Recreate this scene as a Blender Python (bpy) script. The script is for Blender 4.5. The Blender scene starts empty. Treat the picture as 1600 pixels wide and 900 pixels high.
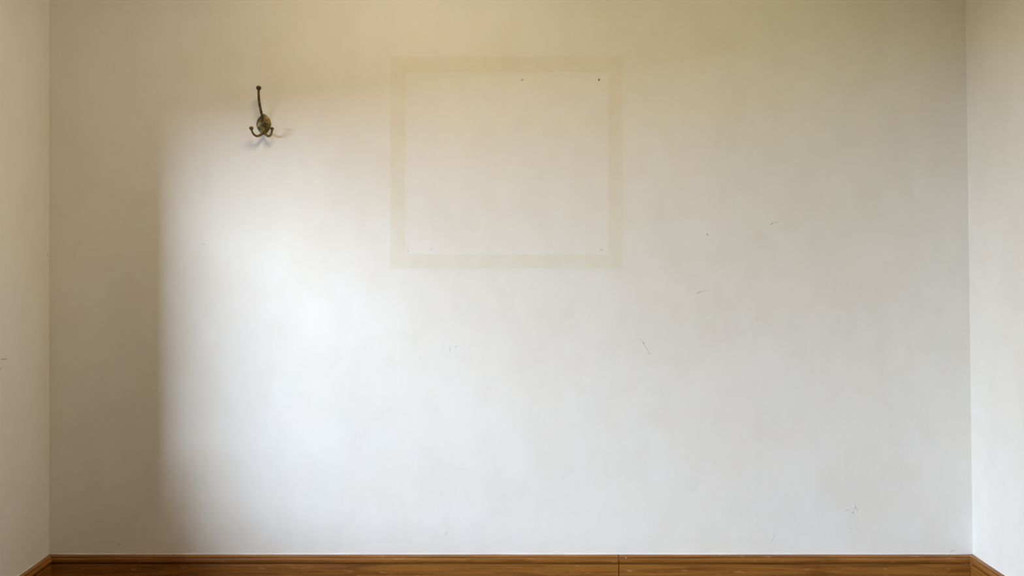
import bpy, bmesh, math, random
from mathutils import Vector, Matrix

# ------------------------------------------------------------------ geometry constants
S = 0.0021                    # metres per photo pixel on the back wall
F = 1244.4                    # focal length in pixels of the 1600 px wide frame
D = S * F                     # camera to back wall
VX, VY = 775.0, 378.0         # vanishing point of the room's depth lines
ZC = 0.13 + (866 - VY) * S    # camera height
XL = (77 - VX) * S            # left wall
XR0 = (1520 - VX) * S         # right wall at the skirting
XR1 = (1508.5 - VX) * S       # right wall at the top of the frame (it leans in)
H = 2.50
YF = -1.9                     # wall behind the camera

def W(px, py, off=0.0):
    """a point seen at pixel (px,py) standing `off` metres out from the back wall"""
    k = (D - off) / F
    return Vector(((px - VX) * k, D - off, ZC + (VY - py) * k))

# ------------------------------------------------------------------ camera
sc = bpy.context.scene
COL = sc.collection
cam_d = bpy.data.cameras.new('camera')
cam = bpy.data.objects.new('camera', cam_d); COL.objects.link(cam)
cam.location = (0, 0, ZC); cam.rotation_euler = (math.pi / 2, 0, 0)
cam_d.sensor_width = 36; cam_d.sensor_fit = 'HORIZONTAL'
cam_d.lens = F / 1600 * 36
cam_d.shift_x = (800 - VX) / 1600
cam_d.shift_y = -(450 - VY) / 1600
cam_d.clip_start = 0.02
sc.camera = cam

# ------------------------------------------------------------------ light
EXPOSURE = 0.0
DAY_POWER, DAY_COL = 1400.0, (0.685, 0.82, 1.0)
DAY_POS, DAY_SIZE = Vector((XL - 5.5, D - 5.4, 2.906)), (3.06, 4.07)
FILL_POWER, FILL_COL = 16.2, (1.0, 0.812, 0.54)  # warm fill lamps, added for the ambient tone outside the daylight
FILL_POS, FILL_SIZE = Vector((-0.34, D - 0.97, H - 0.07)), 0.65
FILL2_POWER, FILL2_COL = 4.9, (1.0, 0.87, 0.40)
FILL2_POS, FILL2_SIZE = Vector((0.75, D - 0.9, H - 0.07)), 0.4
SKY_COL, SKY_STR = (0.80, 0.90, 1.0), 0.02

w = bpy.data.worlds.new('world'); sc.world = w; w.use_nodes = True
w.node_tree.nodes['Background'].inputs[0].default_value = (*SKY_COL, 1)
w.node_tree.nodes['Background'].inputs[1].default_value = SKY_STR

def area(name, loc, aim, power, col, sx, sy=None):
    d = bpy.data.lights.new(name, 'AREA'); d.energy = power; d.color = col
    if sy is None: d.shape = 'DISK'; d.size = sx
    else: d.shape = 'RECTANGLE'; d.size = sx; d.size_y = sy
    o = bpy.data.objects.new(name, d); COL.objects.link(o)
    o.location = loc
    o.rotation_euler = (Vector(aim) - Vector(loc)).to_track_quat('-Z', 'Y').to_euler()
    return o
area('daylight', DAY_POS, (XL, D - 1.3, DAY_POS.z - 0.3), DAY_POWER, DAY_COL, *DAY_SIZE)

sc.view_settings.view_transform = 'Standard'
sc.view_settings.look = 'None'
sc.view_settings.gamma = 1
sc.view_settings.use_curve_mapping = False
sc.view_settings.exposure = EXPOSURE

# ------------------------------------------------------------------ node helpers
class NT:
    def __init__(s, name):
        s.m = bpy.data.materials.new(name); s.m.use_nodes = True
        s.t = s.m.node_tree; s.b = s.t.nodes['Principled BSDF']
    def n(s, typ, **kw):
        x = s.t.nodes.new(typ)
        for k, v in kw.items(): setattr(x, k, v)
        return x
    def put(s, sock, v):
        if isinstance(v, bpy.types.NodeSocket): s.t.links.new(v, sock)
        elif v is not None: sock.default_value = v
    def math(s, op, a, b=None, c=None, clamp=False):
        x = s.n('ShaderNodeMath', operation=op); x.use_clamp = clamp
        s.put(x.inputs[0], a); s.put(x.inputs[1], b)
        if c is not None: s.put(x.inputs[2], c)
        return x.outputs[0]
    def smooth(s, v, lo, hi, a=0.0, b=1.0):
        x = s.n('ShaderNodeMapRange', interpolation_type='SMOOTHSTEP')
        s.put(x.inputs[0], v); s.put(x.inputs[1], lo); s.put(x.inputs[2], hi)
        s.put(x.inputs[3], a); s.put(x.inputs[4], b)
        return x.outputs[0]
    def noise(s, vec, scale, detail=3.0, rough=0.5, dist=0.0):
        x = s.n('ShaderNodeTexNoise'); s.put(x.inputs['Vector'], vec)
        x.inputs['Scale'].default_value = scale; x.inputs['Detail'].default_value = detail
        x.inputs['Roughness'].default_value = rough; x.inputs['Distortion'].default_value = dist
        return x.outputs[0]
    def mapping(s, vec, scale=(1, 1, 1), loc=(0, 0, 0)):
        x = s.n('ShaderNodeMapping'); s.put(x.inputs['Vector'], vec)
        x.inputs['Scale'].default_value = scale; x.inputs['Location'].default_value = loc
        return x.outputs[0]
    def mix(s, f, a, b, typ='MIX'):
        x = s.n('ShaderNodeMix', data_type='RGBA', blend_type=typ)
        s.put(x.inputs[0], f)
        s.put(x.inputs[6], (*a, 1) if isinstance(a, tuple) else a)
        s.put(x.inputs[7], (*b, 1) if isinstance(b, tuple) else b)
        return x.outputs[2]

# ------------------------------------------------------------------ materials
WALL = (0.80, 0.788, 0.755)

def plaster(name, marks_wall=None):
    """mottled old wall paint; marks_wall 'back' adds the ghost of a frame, nail holes and scratches"""
    t = NT(name)
    co = t.n('ShaderNodeTexCoord').outputs['Object']
    big = t.noise(co, 2.3, 4, 0.55)
    mid = t.noise(t.mapping(co, (1, 1, .62), (3, 1, 2)), 9.0, 4, 0.6, 0.4)
    col = t.mix(t.smooth(big, .35, .65), tuple(c * k for c, k in zip(WALL, (.985, .975, .95))), WALL)
    col = t.mix(t.smooth(mid, .38, .66), col, t.mix(1.0, col, (.972, .970, .965), 'MULTIPLY'))
    pink = t.noise(t.mapping(co, (1, 1, 1), (7, 5, 9)), 14.0, 2, 0.5)
    col = t.mix(t.smooth(pink, .4, .7), col, t.mix(1.0, col, (1.0, .986, .980), 'MULTIPLY'))
    fine = t.noise(co, 190.0, 2, 0.6)
    roll = t.noise(t.mapping(co, (1, 1, .7)), 42.0, 3, 0.6)
    hgt = t.math('ADD', t.math('MULTIPLY', fine, .00025), t.math('MULTIPLY', roll, .0007))
    hgt = t.math('ADD', hgt, t.math('MULTIPLY', mid, .0014))
    if marks_wall == 'back':
        sep = t.n('ShaderNodeSeparateXYZ'); t.put(sep.inputs[0], co)
        wx = t.math('MULTIPLY', t.math('SUBTRACT', t.noise(t.mapping(co, (1, 1, 1), (2, 2, 2)), 7.0, 3, .6), .5), .014)
        wz = t.math('MULTIPLY', t.math('SUBTRACT', t.noise(t.mapping(co, (1, 1, 1), (8, 3, 5)), 7.0, 3, .6), .5), .014)
        ex = sep.outputs[0]
        X = t.math('ADD', ex, wx); Z = t.math('ADD', sep.outputs[2], wz)
    if marks_wall == 'back':
        def box(x0, y0, x1, y1, soft, rad=0.0):
            a = W(x0, y1); b = W(x1, y0)
            cx, cz, hx, hz = (a.x + b.x) / 2, (a.z + b.z) / 2, (b.x - a.x) / 2, (b.z - a.z) / 2
            dx = t.math('SUBTRACT', t.math('ABSOLUTE', t.math('SUBTRACT', X, cx)), hx)
            dz = t.math('SUBTRACT', t.math('ABSOLUTE', t.math('SUBTRACT', Z, cz)), hz)
            return t.smooth(t.math('MAXIMUM', dx, dz), -soft, soft, 1, 0)
        outer = box(609.5, 88.5, 973, 419.5, .0045)
        inner = box(633.5, 113.5, 950.5, 397, .0035)
        ring = t.math('MULTIPLY', outer, t.math('SUBTRACT', 1.0, inner))
        vary = t.smooth(t.noise(t.mapping(co, (1, 1, 1), (4, 4, 4)), 10.0, 3, .6), .3, .7, .55, .92)
        ring = t.math('MULTIPLY', ring, vary)
        stain = t.mix(1.0, col, (.955, .928, .835), 'MULTIPLY')
        col = t.mix(ring, col, stain)
        hgt = t.math('ADD', hgt, t.math('MULTIPLY', ring, .0002))
    t.put(t.b.inputs['Base Color'], col)
    t.b.inputs['Roughness'].default_value = .78
    t.b.inputs['Specular IOR Level'].default_value = .25
    bp = t.n('ShaderNodeBump'); bp.inputs['Strength'].default_value = .55; bp.inputs['Distance'].default_value = 1.0
    t.put(bp.inputs['Height'], hgt); t.put(t.b.inputs['Normal'], bp.outputs[0])
    return t.m

def wood(name, axis='x', tone=1.0, c0=(.150, .052, .006), c1=(.310, .125, .022), glossy=.38):
    t = NT(name)
    co = t.n('ShaderNodeTexCoord').outputs['Object']
    sc_ = (1.6, 30, 30) if axis == 'x' else (30, 1.6, 30)
    st = t.noise(t.mapping(co, sc_), 1.5, 5, .62, 1.2)
    fi = t.noise(t.mapping(co, (4, 150, 150) if axis == 'x' else (150, 4, 150)), 1.3, 4, .6)
    v = t.math('ADD', t.math('MULTIPLY', st, .65), t.math('MULTIPLY', fi, .35))
    col = t.mix(t.smooth(v, .34, .66), tuple(c * tone for c in c0), tuple(c * tone for c in c1))
    fleck = t.noise(t.mapping(co, (22, 120, 120) if axis == 'x' else (120, 22, 120), (1, 2, 3)), 1.0, 2, .5)
    col = t.mix(t.smooth(fleck, .64, .76, 0, .45), col, (.48, .26, .10))
    dark = t.noise(t.mapping(co, (9, 60, 60) if axis == 'x' else (60, 9, 60), (5, 2, 8)), 1.0, 3, .6)
    col = t.mix(t.smooth(dark, .62, .78, 0, .6), col, (.09, .030, .010))
    t.put(t.b.inputs['Base Color'], col)
    t.put(t.b.inputs['Roughness'], t.smooth(v, .3, .7, glossy + .10, glossy))
    t.b.inputs['Specular IOR Level'].default_value = .45
    bp = t.n('ShaderNodeBump'); bp.inputs['Strength'].default_value = .35; bp.inputs['Distance'].default_value = .002
    t.put(bp.inputs['Height'], v); t.put(t.b.inputs['Normal'], bp.outputs[0])
    return t.m

def plain(name, col, rough=.6, metal=0.0, noise_amt=.06):
    t = NT(name)
    co = t.n('ShaderNodeTexCoord').outputs['Object']
    v = t.noise(co, 25.0, 3, .6)
    t.put(t.b.inputs['Base Color'], t.mix(t.smooth(v, .3, .7), tuple(c * (1 - noise_amt) for c in col), col))
    t.b.inputs['Roughness'].default_value = rough; t.b.inputs['Metallic'].default_value = metal
    return t.m

def brass(name):
    t = NT(name)
    co = t.n('ShaderNodeTexCoord').outputs['Object']
    a = t.noise(co, 70.0, 4, .65); b = t.noise(t.mapping(co, (1, 1, 1), (3, 3, 3)), 300.0, 3, .6)
    col = t.mix(t.smooth(a, .35, .65), (.050, .034, .010), (.205, .152, .042))
    col = t.mix(t.smooth(b, .58, .72, 0, .6), col, (.055, .038, .018))
    t.put(t.b.inputs['Base Color'], col)
    t.b.inputs['Metallic'].default_value = .55
    t.put(t.b.inputs['Roughness'], t.smooth(a, .3, .7, .60, .42))
    bp = t.n('ShaderNodeBump'); bp.inputs['Strength'].default_value = .5; bp.inputs['Distance'].default_value = .0008
    t.put(bp.inputs['Height'], a); t.put(t.b.inputs['Normal'], bp.outputs[0])
    return t.m

M_BACK = plaster('plaster_back_wall', 'back')
M_LEFT = plaster('plaster_left_wall', 'left')
M_WALL = plaster('plaster')
M_CEIL = plain('ceiling_paint', (.55, .53, .50), .85, 0, .03)
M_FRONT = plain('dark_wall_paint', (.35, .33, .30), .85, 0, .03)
M_WOODX = wood('skirting_oak_along_wall', 'x')
M_WOODY = wood('skirting_oak_into_room', 'y')
M_FLOOR = wood('floor_oak', 'y', 1.0, (.16, .075, .03), (.30, .155, .07), .35)
M_OFFWHITE = plain('offwhite', (.86, .85, .83), .6)
M_BRASS = brass('aged_brass')
M_WHITE = plain('white_paint', (.80, .80, .78), .4)
M_BLIND = plain('added_blind_cloth', (.42, .38, .31), .9)
M_GAP = plain('dark_joint_filler', (.030, .018, .012), .9)

# ------------------------------------------------------------------ mesh helpers
def link(name, bm, mat, parent=None, smooth=False, recalc=True):
    if recalc: bmesh.ops.recalc_face_normals(bm, faces=bm.faces)
    me = bpy.data.meshes.new(name); bm.to_mesh(me); bm.free()
    me.materials.append(mat)
    if smooth:
        for p in me.polygons: p.use_smooth = True
    o = bpy.data.objects.new(name, me); COL.objects.link(o)
    if parent:
        o.parent = parent; o.location = -parent.location
    return o

def add_box(bm, lo, hi):
    v = [bm.verts.new((x, y, z)) for x in (lo[0], hi[0]) for y in (lo[1], hi[1]) for z in (lo[2], hi[2])]
    for f in ((0, 1, 3, 2), (4, 6, 7, 5), (0, 4, 5, 1), (2, 3, 7, 6), (0, 2, 6, 4), (1, 5, 7, 3)):
        bm.faces.new([v[i] for i in f])
    return v

def sweep(bm, pts, radii, seg=14, flat=None, caps=True):
    """tube through pts (Catmull-Rom already applied) with a radius per point"""
    rings = []; n = len(pts)
    up = Vector((0, -1, 0.01)).normalized()
    for i, p in enumerate(pts):
        d = (pts[min(i + 1, n - 1)] - pts[max(i - 1, 0)]).normalized()
        s = d.cross(up)
        if s.length < .05: s = d.cross(Vector((1, 0, 0)))
        s.normalize(); u = s.cross(d).normalized(); up = u
        r = radii[i]; fl = flat[i] if flat else 1
        rings.append([bm.verts.new(p + s * math.cos(a) * r + u * math.sin(a) * r * fl)
                      for a in (2 * math.pi * k / seg for k in range(seg))])
    for a, b in zip(rings, rings[1:]):
        for k in range(seg): bm.faces.new((a[k], a[(k + 1) % seg], b[(k + 1) % seg], b[k]))
    if caps: bm.faces.new(rings[0]); bm.faces.new(rings[-1][::-1])

def spline(ctrl, per=8):
    """Catmull-Rom over tuples (Vector, radius)"""
    P = [c[0] for c in ctrl]; R = [c[1] for c in ctrl]
    P = [P[0] * 2 - P[1]] + P + [P[-1] * 2 - P[-2]]
    out, rad = [], []
    for i in range(1, len(P) - 2):
        for k in range(per):
            t = k / per
            a, b, c, d = P[i - 1:i + 3]
            out.append(.5 * ((2 * b) + (c - a) * t + (2 * a - 5 * b + 4 * c - d) * t * t + (3 * b - a - 3 * c + d) * t ** 3))
            rad.append(R[i - 1] * (1 - t) + R[i] * t)
    out.append(P[-2]); rad.append(R[-1])
    return out, rad

def structure(o, label=None, cat=None):
    o['kind'] = 'structure'
    if label: o['label'] = label
    if cat: o['category'] = cat
    return o

def empty(name, loc):
    o = bpy.data.objects.new(name, None); COL.objects.link(o); o.location = loc; o.empty_display_size = .05
    return o

# ------------------------------------------------------------------ room shell
T = .20
bm = bmesh.new(); add_box(bm, (XL - T, D, -.1), (XR0 + T + .1, D + T, H + .1))
wall_back = structure(link('wall_back', bm, M_BACK), 'cream plastered back wall with a frame ghost mark and small scratches', 'wall')

# right wall: slightly out of plumb, so its corner leans in towards the top
lean = (XR1 - XR0) / ((866 - 0) * S)
def xr(z): return XR0 + lean * (z - .13)
bm = bmesh.new(); v = add_box(bm, (0, YF - T, -.1), (T, D + T, H + .1))
for q in v: q.co.x += xr(q.co.z)
structure(link('wall_right', bm, M_WALL), 'bright plain plastered wall on the right', 'wall')

# left wall with a wide window opening beside the camera
OP0, OP1 = D - .473, D - 2.95           # opening in depth
SILL, HEAD, BLIND = .345, 2.15, 1.565
bm = bmesh.new()
add_box(bm, (XL - T, OP0, -.1), (XL, D + T, H + .1))
add_box(bm, (XL - T, YF - T, -.1), (XL, OP1, H + .1))
add_box(bm, (XL - T, OP1, -.1), (XL, OP0, SILL))
add_box(bm, (XL - T, OP1, HEAD), (XL, OP0, H + .1))
wall_left = structure(link('wall_left', bm, M_LEFT), 'shaded plastered wall on the left', 'wall')

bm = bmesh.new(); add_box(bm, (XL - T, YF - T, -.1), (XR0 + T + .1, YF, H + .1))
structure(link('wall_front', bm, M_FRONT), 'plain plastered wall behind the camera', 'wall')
bm = bmesh.new(); add_box(bm, (XL - T, YF - T, H), (XR0 + T, D + T, H + .15))
structure(link('ceiling', bm, M_CEIL), 'plain off-white ceiling', 'ceiling')

# floor: oak planks on a dark base
floor = structure(empty('floor', (0, 0, 0)), 'oak plank floor', 'floor')
bm = bmesh.new(); add_box(bm, (XL - T, YF - T, -.12), (XR0 + T, D + T, -.012))
link('subfloor', bm, M_GAP, floor)
random.seed(4)
x = XL; k = 0
meshes = {}
while x < XR0:
    wdt = min(.118, XR0 - x)
    y = YF - random.uniform(0, 1.2)
    while y < D:
        ln = random.uniform(.9, 1.5); y0, y1 = max(y, YF), min(y + ln, D)
        if y1 - y0 > .05:
            bm = bmesh.new(); dz = random.uniform(-.0004, 0)
            add_box(bm, (x + .0006, y0 + .0006, -.012), (x + wdt - .0006, y1 - .0006, dz))
            link('plank', bm, M_FLOOR, floor)
        y += ln
    x += .118

# ------------------------------------------------------------------ frame ghost: a band of discoloured, barely raised paint
bm = bmesh.new()
random.seed(9)
def wob(i): return math.sin(i * 1.7) * .5 + math.sin(i * .73 + 1) * .6
def ring_pts(x0, y0, x1, y1, n=14, bulge=0.0):
    pts = []
    for i in range(n): pts.append((x0 + (x1 - x0) * i / n, y0 + wob(i) * .6 - bulge * math.sin(math.pi * i / n) ** 4))
    for i in range(n): pts.append((x1 + wob(i + 20) * .6, y0 + (y1 - y0) * i / n))
    for i in range(n): pts.append((x1 - (x1 - x0) * i / n, y1 + wob(i + 40) * .6))
    for i in range(n): pts.append((x0 + wob(i + 60) * .6, y1 - (y1 - y0) * i / n))
    return pts
oo = ring_pts(606, 85.5, 976, 423); ii = ring_pts(637, 117, 947, 393.5)
def wpt(p, off): q = W(*p); return Vector((q.x, D - off, q.z))
fo = [bm.verts.new(wpt(p, .0003)) for p in oo]; fi_ = [bm.verts.new(wpt(p, .0003)) for p in ii]
bo = [bm.verts.new(wpt(p, -.001)) for p in oo]; bi = [bm.verts.new(wpt(p, -.001)) for p in ii]
n = len(oo)
for i in range(n):
    j = (i + 1) % n
    bm.faces.new((fo[i], fo[j], fi_[j], fi_[i])); bm.faces.new((bo[i], bi[i], bi[j], bo[j]))
    bm.faces.new((fo[i], bo[i], bo[j], fo[j])); bm.faces.new((fi_[i], fi_[j], bi[j], bi[i]))
gh = link('frame_stain', bm, M_BACK, wall_back)
gh['label'] = 'faint yellowish rectangular outline left on the wall by a removed picture frame'

# ------------------------------------------------------------------ skirting boards
def profile():
    p = [(0, .130), (.0120, .130), (.0150, .1292), (.0160, .1280), (.0158, .1262), (.0142, .1254)]
    for k in range(9):                                   # the rounded bead
        a = math.pi / 2 - math.pi * k / 8
        p.append((.0142 + .0058 * math.cos(a), .1160 + .0090 * math.sin(a)))
    p += [(.0118, .1062), (.0116, .1044), (.0150, .1036), (.0178, .1030), (.0184, .1018), (.0184, .004), (.0170, 0), (0, 0)]
    return p
PR = profile()

def board(bm, place, s0, s1, m0=0.0, m1=0.0, seg=24, jag0=0.0, jag1=0.0, push=0.0):
    """extrude PR along s from s0 to s1; m = mitre (metres of s per metre of protrusion) at either end"""
    rng = random.Random(3); rings = []
    for i in range(seg + 1):
        t = i / seg; ring = []
        for j, (p, z) in enumerate(PR):
            s = s0 + (s1 - s0) * t
            if i == 0: s += m0 * p + (rng.uniform(-1, 1) * jag0)
            if i == seg: s += m1 * p + (rng.uniform(-1, 1) * jag1)
            q = p + (push if p > 0 else 0) + (.00025 * math.sin(s * 9 + j) if p > .005 else 0)
            ring.append(bm.verts.new(place(s, q, z)))
        rings.append(ring)
    m = len(PR)
    for a, b in zip(rings, rings[1:]):
        for j in range(m): bm.faces.new((a[j], a[(j + 1) % m], b[(j + 1) % m], b[j]))
    bm.faces.new(rings[0]); bm.faces.new(rings[-1][::-1])

XJ = W(965.5, 880).x
E = .0004
bb = structure(empty('baseboard_back', (0, D, 0)), 'brown oak skirting with rounded bead along the back wall, one open joint', 'baseboard')
pb = lambda s, p, z: (s, D - E - p, z)
bm = bmesh.new(); board(bm, pb, XL + .0006, XJ - .0014, 1, 0, jag1=.0009)
link('board', bm, M_WOODX, bb)
bm = bmesh.new(); board(bm, pb, XJ + .0014, XR0 - .0010, 0, -1, jag0=.0009, push=.0006)
link('board', bm, M_WOODX, bb)
bm = bmesh.new(); add_box(bm, (XJ - .004, D - .0105, .001), (XJ + .004, D - .0002, .127))
link('joint_filler', bm, M_GAP, bb)
bm = bmesh.new()                                        # thin white line above the board
nn = 60; pts = []; rad = []
rng = random.Random(5)
for i in range(nn + 1):
    s = XL + .004 + (XR0 - XL - .01) * i / nn
    pts.append(Vector((s, D - .0004, .1305 + rng.uniform(-.0003, .0003)))); rad.append(.0016 + rng.uniform(-.0006, .0004))
sweep(bm, pts, rad, 8)
link('white_line', bm, M_OFFWHITE, bb, True)
bm = bmesh.new()                                        # fleck of paint beside the joint
bmesh.ops.create_icosphere(bm, subdivisions=2, radius=.0014, matrix=Matrix.Translation(W(978, 871.5, .0175)) @ Matrix.Diagonal((1.2, .5, 1, 1)))
link('paint_fleck', bm, M_OFFWHITE, bb, True)

bl = structure(empty('baseboard_left', (XL, 0, 0)), 'brown oak skirting with rounded bead along the left wall', 'baseboard')
bm = bmesh.new(); board(bm, lambda s, p, z: (XL + E + p, s, z), D - .0006, YF + .002, -1, 0)
link('board', bm, M_WOODY, bl)
br = structure(empty('baseboard_right', (XR0, 0, 0)), 'brown oak skirting with rounded bead along the right wall', 'baseboard')
bm = bmesh.new(); board(bm, lambda s, p, z: (xr(z) - E - p, s, z), D - .0006, YF + .002, -1, 0, push=.0004)
link('board', bm, M_WOODY, br)
for par, fx in ((bl, lambda z: XL + .0004), (br, lambda z: xr(z) - .0004)):
    bm = bmesh.new(); pts = []; rad = []
    for i in range(61):
        pts.append(Vector((fx(.13), D - .004 - 3.5 * i / 60, .1305))); rad.append(.0013 + rng.uniform(-.0004, .0004))
    sweep(bm, pts, rad, 8); link('white_line', bm, M_OFFWHITE, par, True)
for (xx, sg, par) in ((XL, 1, bl), (XR0, -1, br)):      # crumbly filler in the mitred corners
    bm = bmesh.new(); pts = []; rad = []
    for i, (p, z) in enumerate(PR[1:19]):
        pts.append(Vector((xx + sg * (p + .0003), D - p - .0003, z))); rad.append(rng.uniform(.0003, .0010))
    sweep(bm, pts, rad, 6); link('corner_filler', bm, M_OFFWHITE if sg < 0 else M_GAP, par, True)

# ------------------------------------------------------------------ nail holes, scratches and chips in the plaster
# (x0, y0, x1, y1, half width in px, kind)   kinds: hole, dark, grey, faint, bump
MARKS = [(635.8, 124.6, 636.2, 124.8, 1.2, 'hole'), (815.4, 124.8, 817.2, 124.9, 1.1, 'grey'), (935.6, 124.6, 936.4, 125, 1.3, 'hole'),
         (637.5, 392, 637.8, 393.5, 1.0, 'faint'), (938, 390, 941.5, 391, .8, 'faint'), (936, 388.5, 938, 391.5, .6, 'bump'), (672.5, 389, 675, 391, 1.0, 'bump'),
         (1000.5, 529, 1002, 533, .4, 'faint'), (1004, 534, 1007, 539, .6, 'grey'), (1007, 539, 1013.5, 550, .55, 'faint'), (1013.5, 551, 1015.5, 552.5, .9, 'bump'),
         (1089.5, 458.5, 1095, 455.5, .5, 'grey'), (1095, 455.5, 1104, 453.5, .45, 'faint'),
         (1204, 351, 1207.5, 348.3, .6, 'grey'), (1207.5, 348.3, 1216, 347.0, .45, 'faint'), (1205, 352.5, 1208, 350, .5, 'bump'),
         (1104.8, 366, 1105.6, 366.4, 1.0, 'grey'), (703, 541, 702.6, 550, .5, 'faint'), (710, 540, 713, 543, .8, 'bump'), (712, 549, 719, 546, .5, 'bump'),
         (313, 381, 316, 380.3, .6, 'bump'), (317, 381, 321, 382.5, .5, 'faint'),
         (183, 848.5, 190, 852, .5, 'grey'), (190, 852, 199, 856.5, .35, 'faint'),
         (1125, 283, 1131, 298, .4, 'bump'), (1333, 789, 1336, 794, 1.6, 'bump'), (1337, 792, 1341, 800, .6, 'faint'), (1340, 793, 1343, 799, .6, 'bump'),
         (1321, 799, 1326, 796, .6, 'faint'), (1329, 799, 1334, 801, 1.2, 'bump'), (1337, 824, 1338, 825, 1.0, 'bump'), (1330, 824, 1331, 825, .9, 'bump'),
         (1183, 495, 1182, 503, .5, 'faint'), (1210, 834, 1206, 846, .5, 'faint'), (1484, 862.5, 1489, 859, .7, 'faint'), (1489, 859, 1494, 861, .6, 'bump'),
         (700, 830, 694, 836, .4, 'faint'), (204, 855, 207, 857, .4, 'faint'),
         (1427, 838, 1429, 828, .4, 'bump'), (952, 573, 944, 575, .4, 'bump')]
def wl(px, py):
    k = XL / (px - VX); return Vector((XL, k * F, ZC + (VY - py) * k))
LMARKS = [(1, 561.3, 11, 561, .6, 'grey'), (0, 573, 2, 577, .9, 'bump'), (73.5, 395, 76, 403, .4, 'grey'), (70, 314, 72, 330, .4, 'faint')]
MARK_M = {'hole': plain('nail_hole_shadow', (.12, .085, .05), .9), 'grey': plain('scratch_grey', (.48, .44, .39), .9),
          'faint': plain('scratch_faint', (.68, .66, .62), .9), 'bump': plain('plaster_chip', (.86, .85, .82), .7)}
NAMES = {'hole': 'nail_hole', 'grey': 'scratch', 'faint': 'scratch', 'bump': 'plaster_bump'}
def mark(a, b, nrm, hw, kind, parent):
    d = b - a; ln = max(d.length, 1e-5); d = d / ln; sd = nrm.cross(d)
    bm = bmesh.new(); nseg = 6 if ln > hw * 3 else 3
    h = hw * .55 if kind == 'bump' else .00025
    L_, C_, R2 = [], [], []
    for i in range(nseg + 1):
        t = i / nseg; c = a - d * hw + d * (ln + 2 * hw) * t + sd * rng.uniform(-.25, .25) * hw
        ww = hw * (1 - abs(2 * t - 1) ** 2.5) + hw * .08
        L_.append(bm.verts.new(c + sd * ww)); R2.append(bm.verts.new(c - sd * ww)); C_.append(bm.verts.new(c + nrm * h * (1 - abs(2 * t - 1) ** 3)))
        for v_ in (L_[-1], R2[-1]): v_.co += nrm * .00005
    for i in range(nseg):
        bm.faces.new((L_[i], L_[i + 1], C_[i + 1], C_[i])); bm.faces.new((C_[i], C_[i + 1], R2[i + 1], R2[i]))
        bm.faces.new((L_[i], R2[i], R2[i + 1], L_[i + 1]))
    bm.faces.new((L_[0], C_[0], R2[0])); bm.faces.new((L_[-1], R2[-1], C_[-1]))
    link(NAMES[kind], bm, MARK_M[kind], parent, True)
for x0, y0, x1, y1, r, kd in MARKS: mark(W(x0, y0), W(x1, y1), Vector((0, -1, 0)), r * S, kd, wall_back)
for x0, y0, x1, y1, r, kd in LMARKS: mark(wl(x0, y0), wl(x1, y1), Vector((1, 0, 0)), r * S, kd, wall_left)

# ------------------------------------------------------------------ window (outside the frame, the source of the daylight)
win = structure(empty('window_1', (XL - .1, (OP0 + OP1) / 2, SILL)), 'wide white window with an added blind half down', 'window')
bm = bmesh.new(); fr = .035
for lo, hi in (((XL - .15, OP1, SILL), (XL - .10, OP1 + fr, HEAD)), ((XL - .15, OP0 - fr, SILL), (XL - .10, OP0, HEAD)),
               ((XL - .15, OP1 + fr, SILL), (XL - .10, OP0 - fr, SILL + fr)), ((XL - .15, OP1 + fr, HEAD - fr), (XL - .10, OP0 - fr, HEAD))):
    add_box(bm, lo, hi)
link('window_frame', bm, M_WHITE, win)
bl_root = empty('added_blind', (XL - .03, (OP0 + OP1) / 2, HEAD - .04))  # unseen blind, added to shape the top edge of the daylight patch
bl_root['label'] = 'beige blind added over the wide window to cut off the upper daylight'; bl_root['category'] = 'blind'
bm = bmesh.new(); add_box(bm, (XL - .033, OP1 + .004, BLIND), (XL - .030, OP0 - .004, HEAD - .04)); link('added_blind_cloth', bm, M_BLIND, bl_root)
bm = bmesh.new(); add_box(bm, (XL - .037, OP1 + .004, BLIND - .02), (XL - .026, OP0 - .004, BLIND)); link('bottom_rail', bm, M_WHITE, bl_root)
bm = bmesh.new(); sweep(bm, [Vector((XL - .04, OP1 + .003, HEAD - .03)), Vector((XL - .04, OP0 - .003, HEAD - .03))], [.028, .028], 20)
link('roller', bm, M_WHITE, bl_root)

# ------------------------------------------------------------------ warm fill lamps added under the ceiling (outside the frame)
def fill_lamp(pos, size, power, col, label):
    cl = empty('fill_lamp', (pos.x, pos.y, H))
    cl['label'] = label; cl['category'] = 'lamp'; cl['group'] = 'added round fill lamps above the back wall'
    bm = bmesh.new(); R_ = size / 2 + .02
    prof = [(R_, H), (R_ + .008, H - .03), (R_ + .004, H - .066), (R_ - .012, H - .068), (R_ - .016, H - .05)]
    vr = [[bm.verts.new((pos.x + r * math.cos(2 * math.pi * k / 40), pos.y + r * math.sin(2 * math.pi * k / 40), z)) for k in range(40)] for r, z in prof]
    for a, b in zip(vr, vr[1:]):
        for k in range(40): bm.faces.new((a[k], a[(k + 1) % 40], b[(k + 1) % 40], b[k]))
    bm.faces.new(vr[0]); bm.faces.new(vr[-1])
    link('housing', bm, M_WHITE, cl)
    area('fill_light', pos, pos - Vector((0, 0, 1)), power, col, size)
fill_lamp(FILL_POS, FILL_SIZE, FILL_POWER, FILL_COL, 'larger round white fill lamp added nearer the hook')
fill_lamp(FILL2_POS, FILL2_SIZE, FILL2_POWER, FILL2_COL, 'smaller round white fill lamp added nearer the right wall')

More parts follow.
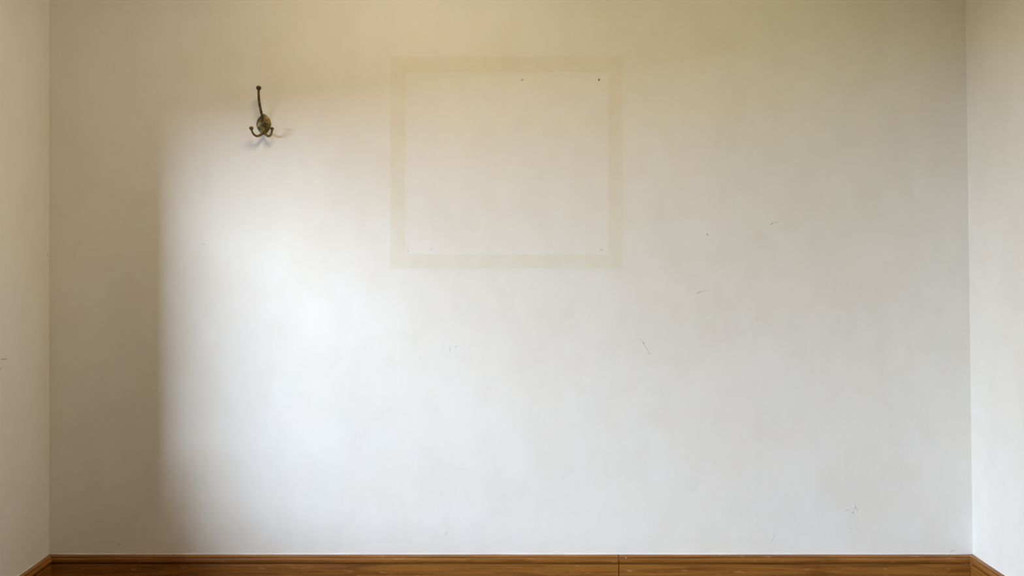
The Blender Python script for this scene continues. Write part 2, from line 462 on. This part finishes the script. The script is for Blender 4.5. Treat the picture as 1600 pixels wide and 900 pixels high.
# ------------------------------------------------------------------ unseen pot added on the window sill to shadow the lower left wall
PX, PY_ = XL - .095, OP0 - .12
pot = empty('shadow_pot', (PX, PY_, SILL))
pot['label'] = 'small empty terracotta plant pot on the sill of the wide window'; pot['category'] = 'pot'
def lathe(name, prof, mat, parent, seg=32):
    bm = bmesh.new()
    vr = [[bm.verts.new((PX + r * math.cos(2 * math.pi * k / seg), PY_ + r * math.sin(2 * math.pi * k / seg), SILL + z)) for k in range(seg)] for r, z in prof]
    for a, b in zip(vr, vr[1:]):
        for k in range(seg): bm.faces.new((a[k], a[(k + 1) % seg], b[(k + 1) % seg], b[k]))
    bm.faces.new(vr[0]); bm.faces.new(vr[-1])
    return link(name, bm, mat, parent, True)
M_TERRA = plain('terracotta', (.36, .13, .06), .85)
lathe('pot_body', [(.052, .002), (.075, .155), (.066, .155), (.046, .015)], M_TERRA, pot)
lathe('rim', [(.075, .150), (.082, .152), (.084, .190), (.080, .194), (.072, .192), (.068, .150)], M_TERRA, pot)

# ------------------------------------------------------------------ coat hook
HB = W(412.5, 194.5)
hook = empty('coat_hook', HB)
hook['label'] = 'antique brass double coat hook with leaf-shaped backplate on the cream wall'
hook['category'] = 'hook'
# leaf backplate: pointed oval, domed, with a raised central rib
bm = bmesh.new()
NU, NV = 28, 22
def leaf(u, v, front=True):
    # u along height -1..1 (top +1), v across -1..1; two cupped halves meet at a raised rib
    wv = (1 - abs(u) ** 1.9) ** .82 * (1.0 + .06 * u)
    x = v * wv * 11.3 * S + .9 * S * (u * u - .5) * .6
    z = u * 16.6 * S
    e = abs(v)
    y = .0020 + .0068 * (1 - e ** 1.25) * wv ** .7 + .0005 * math.sin(u * 22 + e * 9) * (1 - e) * e * 2 * wv
    y += .0022 * math.exp(-(v * wv / .09) ** 2) * wv
    return Vector((HB.x + x, D - y, HB.z + z))
grid = [[bm.verts.new(leaf(-1 + 2 * i / NU, -1 + 2 * j / NV)) for j in range(NV + 1)] for i in range(NU + 1)]
for i in range(NU):
    for j in range(NV): bm.faces.new((grid[i][j], grid[i][j + 1], grid[i + 1][j + 1], grid[i + 1][j]))
rim = [grid[0][j] for j in range(NV + 1)] + [grid[i][NV] for i in range(1, NU + 1)] + [grid[NU][j] for j in range(NV - 1, -1, -1)] + [grid[i][0] for i in range(NU - 1, 0, -1)]
back = [bm.verts.new((q.co.x, D - .0001, q.co.z)) for q in rim]
for i in range(len(rim)): j = (i + 1) % len(rim); bm.faces.new((rim[i], rim[j], back[j], back[i]))
bm.faces.new(back)
bmesh.ops.remove_doubles(bm, verts=bm.verts, dist=1e-5)
link('backplate', bm, M_BRASS, hook, True)

def knob(c, r, axis, parent, squash=.95):
    bm = bmesh.new(); ax = axis.normalized()
    rot = Vector((0, 0, 1)).rotation_difference(ax).to_matrix().to_4x4()
    prof = [(0, -1), (.45, -.98), (.62, -.78), (.9, -.5), (1.0, -.1), (1.0, .25), (.86, .62), (.6, .82), (.25, .93), (0, .95)]
    rg = []
    for pr, ph in prof[1:-1]:
        rg.append([bm.verts.new(Matrix.Translation(c) @ rot @ Vector((pr * r * math.cos(a), pr * r * math.sin(a), ph * r * squash)))
                   for a in (2 * math.pi * k / 20 for k in range(20))])
    for a, b in zip(rg, rg[1:]):
        for k in range(20): bm.faces.new((a[k], a[(k + 1) % 20], b[(k + 1) % 20], b[k]))
    bm.faces.new(rg[0][::-1]); bm.faces.new(rg[-1])
    return bm

def prong(name, ctrl, kr, flat=None):
    pts, rad = spline([(W(x, y, o), r * S) for x, y, o, r in ctrl])
    bm = bmesh.new(); sweep(bm, pts, rad, 14)
    p = link(name, bm, M_BRASS, hook, True)
    ax = pts[-1] - pts[-3]
    kb = knob(pts[-1] + ax.normalized() * kr * S * .35, kr * S, ax, p)
    k = link('knob', kb, M_BRASS, None, True); k.parent = p; k.location = (0, 0, 0)
    return p

# x, y, distance from wall, radius in pixels
prong('upper_prong', [(411.2, 203, .009, 1.1), (410.6, 194, .012, 1.5), (410.2, 185, .015, 1.9), (408.4, 176, .024, 2.0),
                      (405.9, 165, .033, 2.0), (404.4, 153, .041, 1.9), (404.0, 145, .045, 1.8), (404.1, 139, .047, 1.7)], 3.9)
prong('lower_prong', [(411.5, 198, .008, 1.4), (411.2, 205, .013, 1.9), (408.0, 210.0, .020, 2.1), (402.0, 212.6, .028, 1.9),
                      (396.8, 210.0, .036, 1.7), (394.0, 205.5, .040, 1.5), (393.0, 201.5, .043, 1.4)], 3.2)
prong('lower_prong', [(411.8, 198, .008, 1.4), (412.3, 205, .013, 1.9), (415.0, 209.8, .019, 2.0), (419.5, 212.8, .026, 1.8),
                      (423.0, 210.5, .031, 1.7), (424.6, 206, .035, 1.5), (425.0, 202, .038, 1.4)], 2.7)
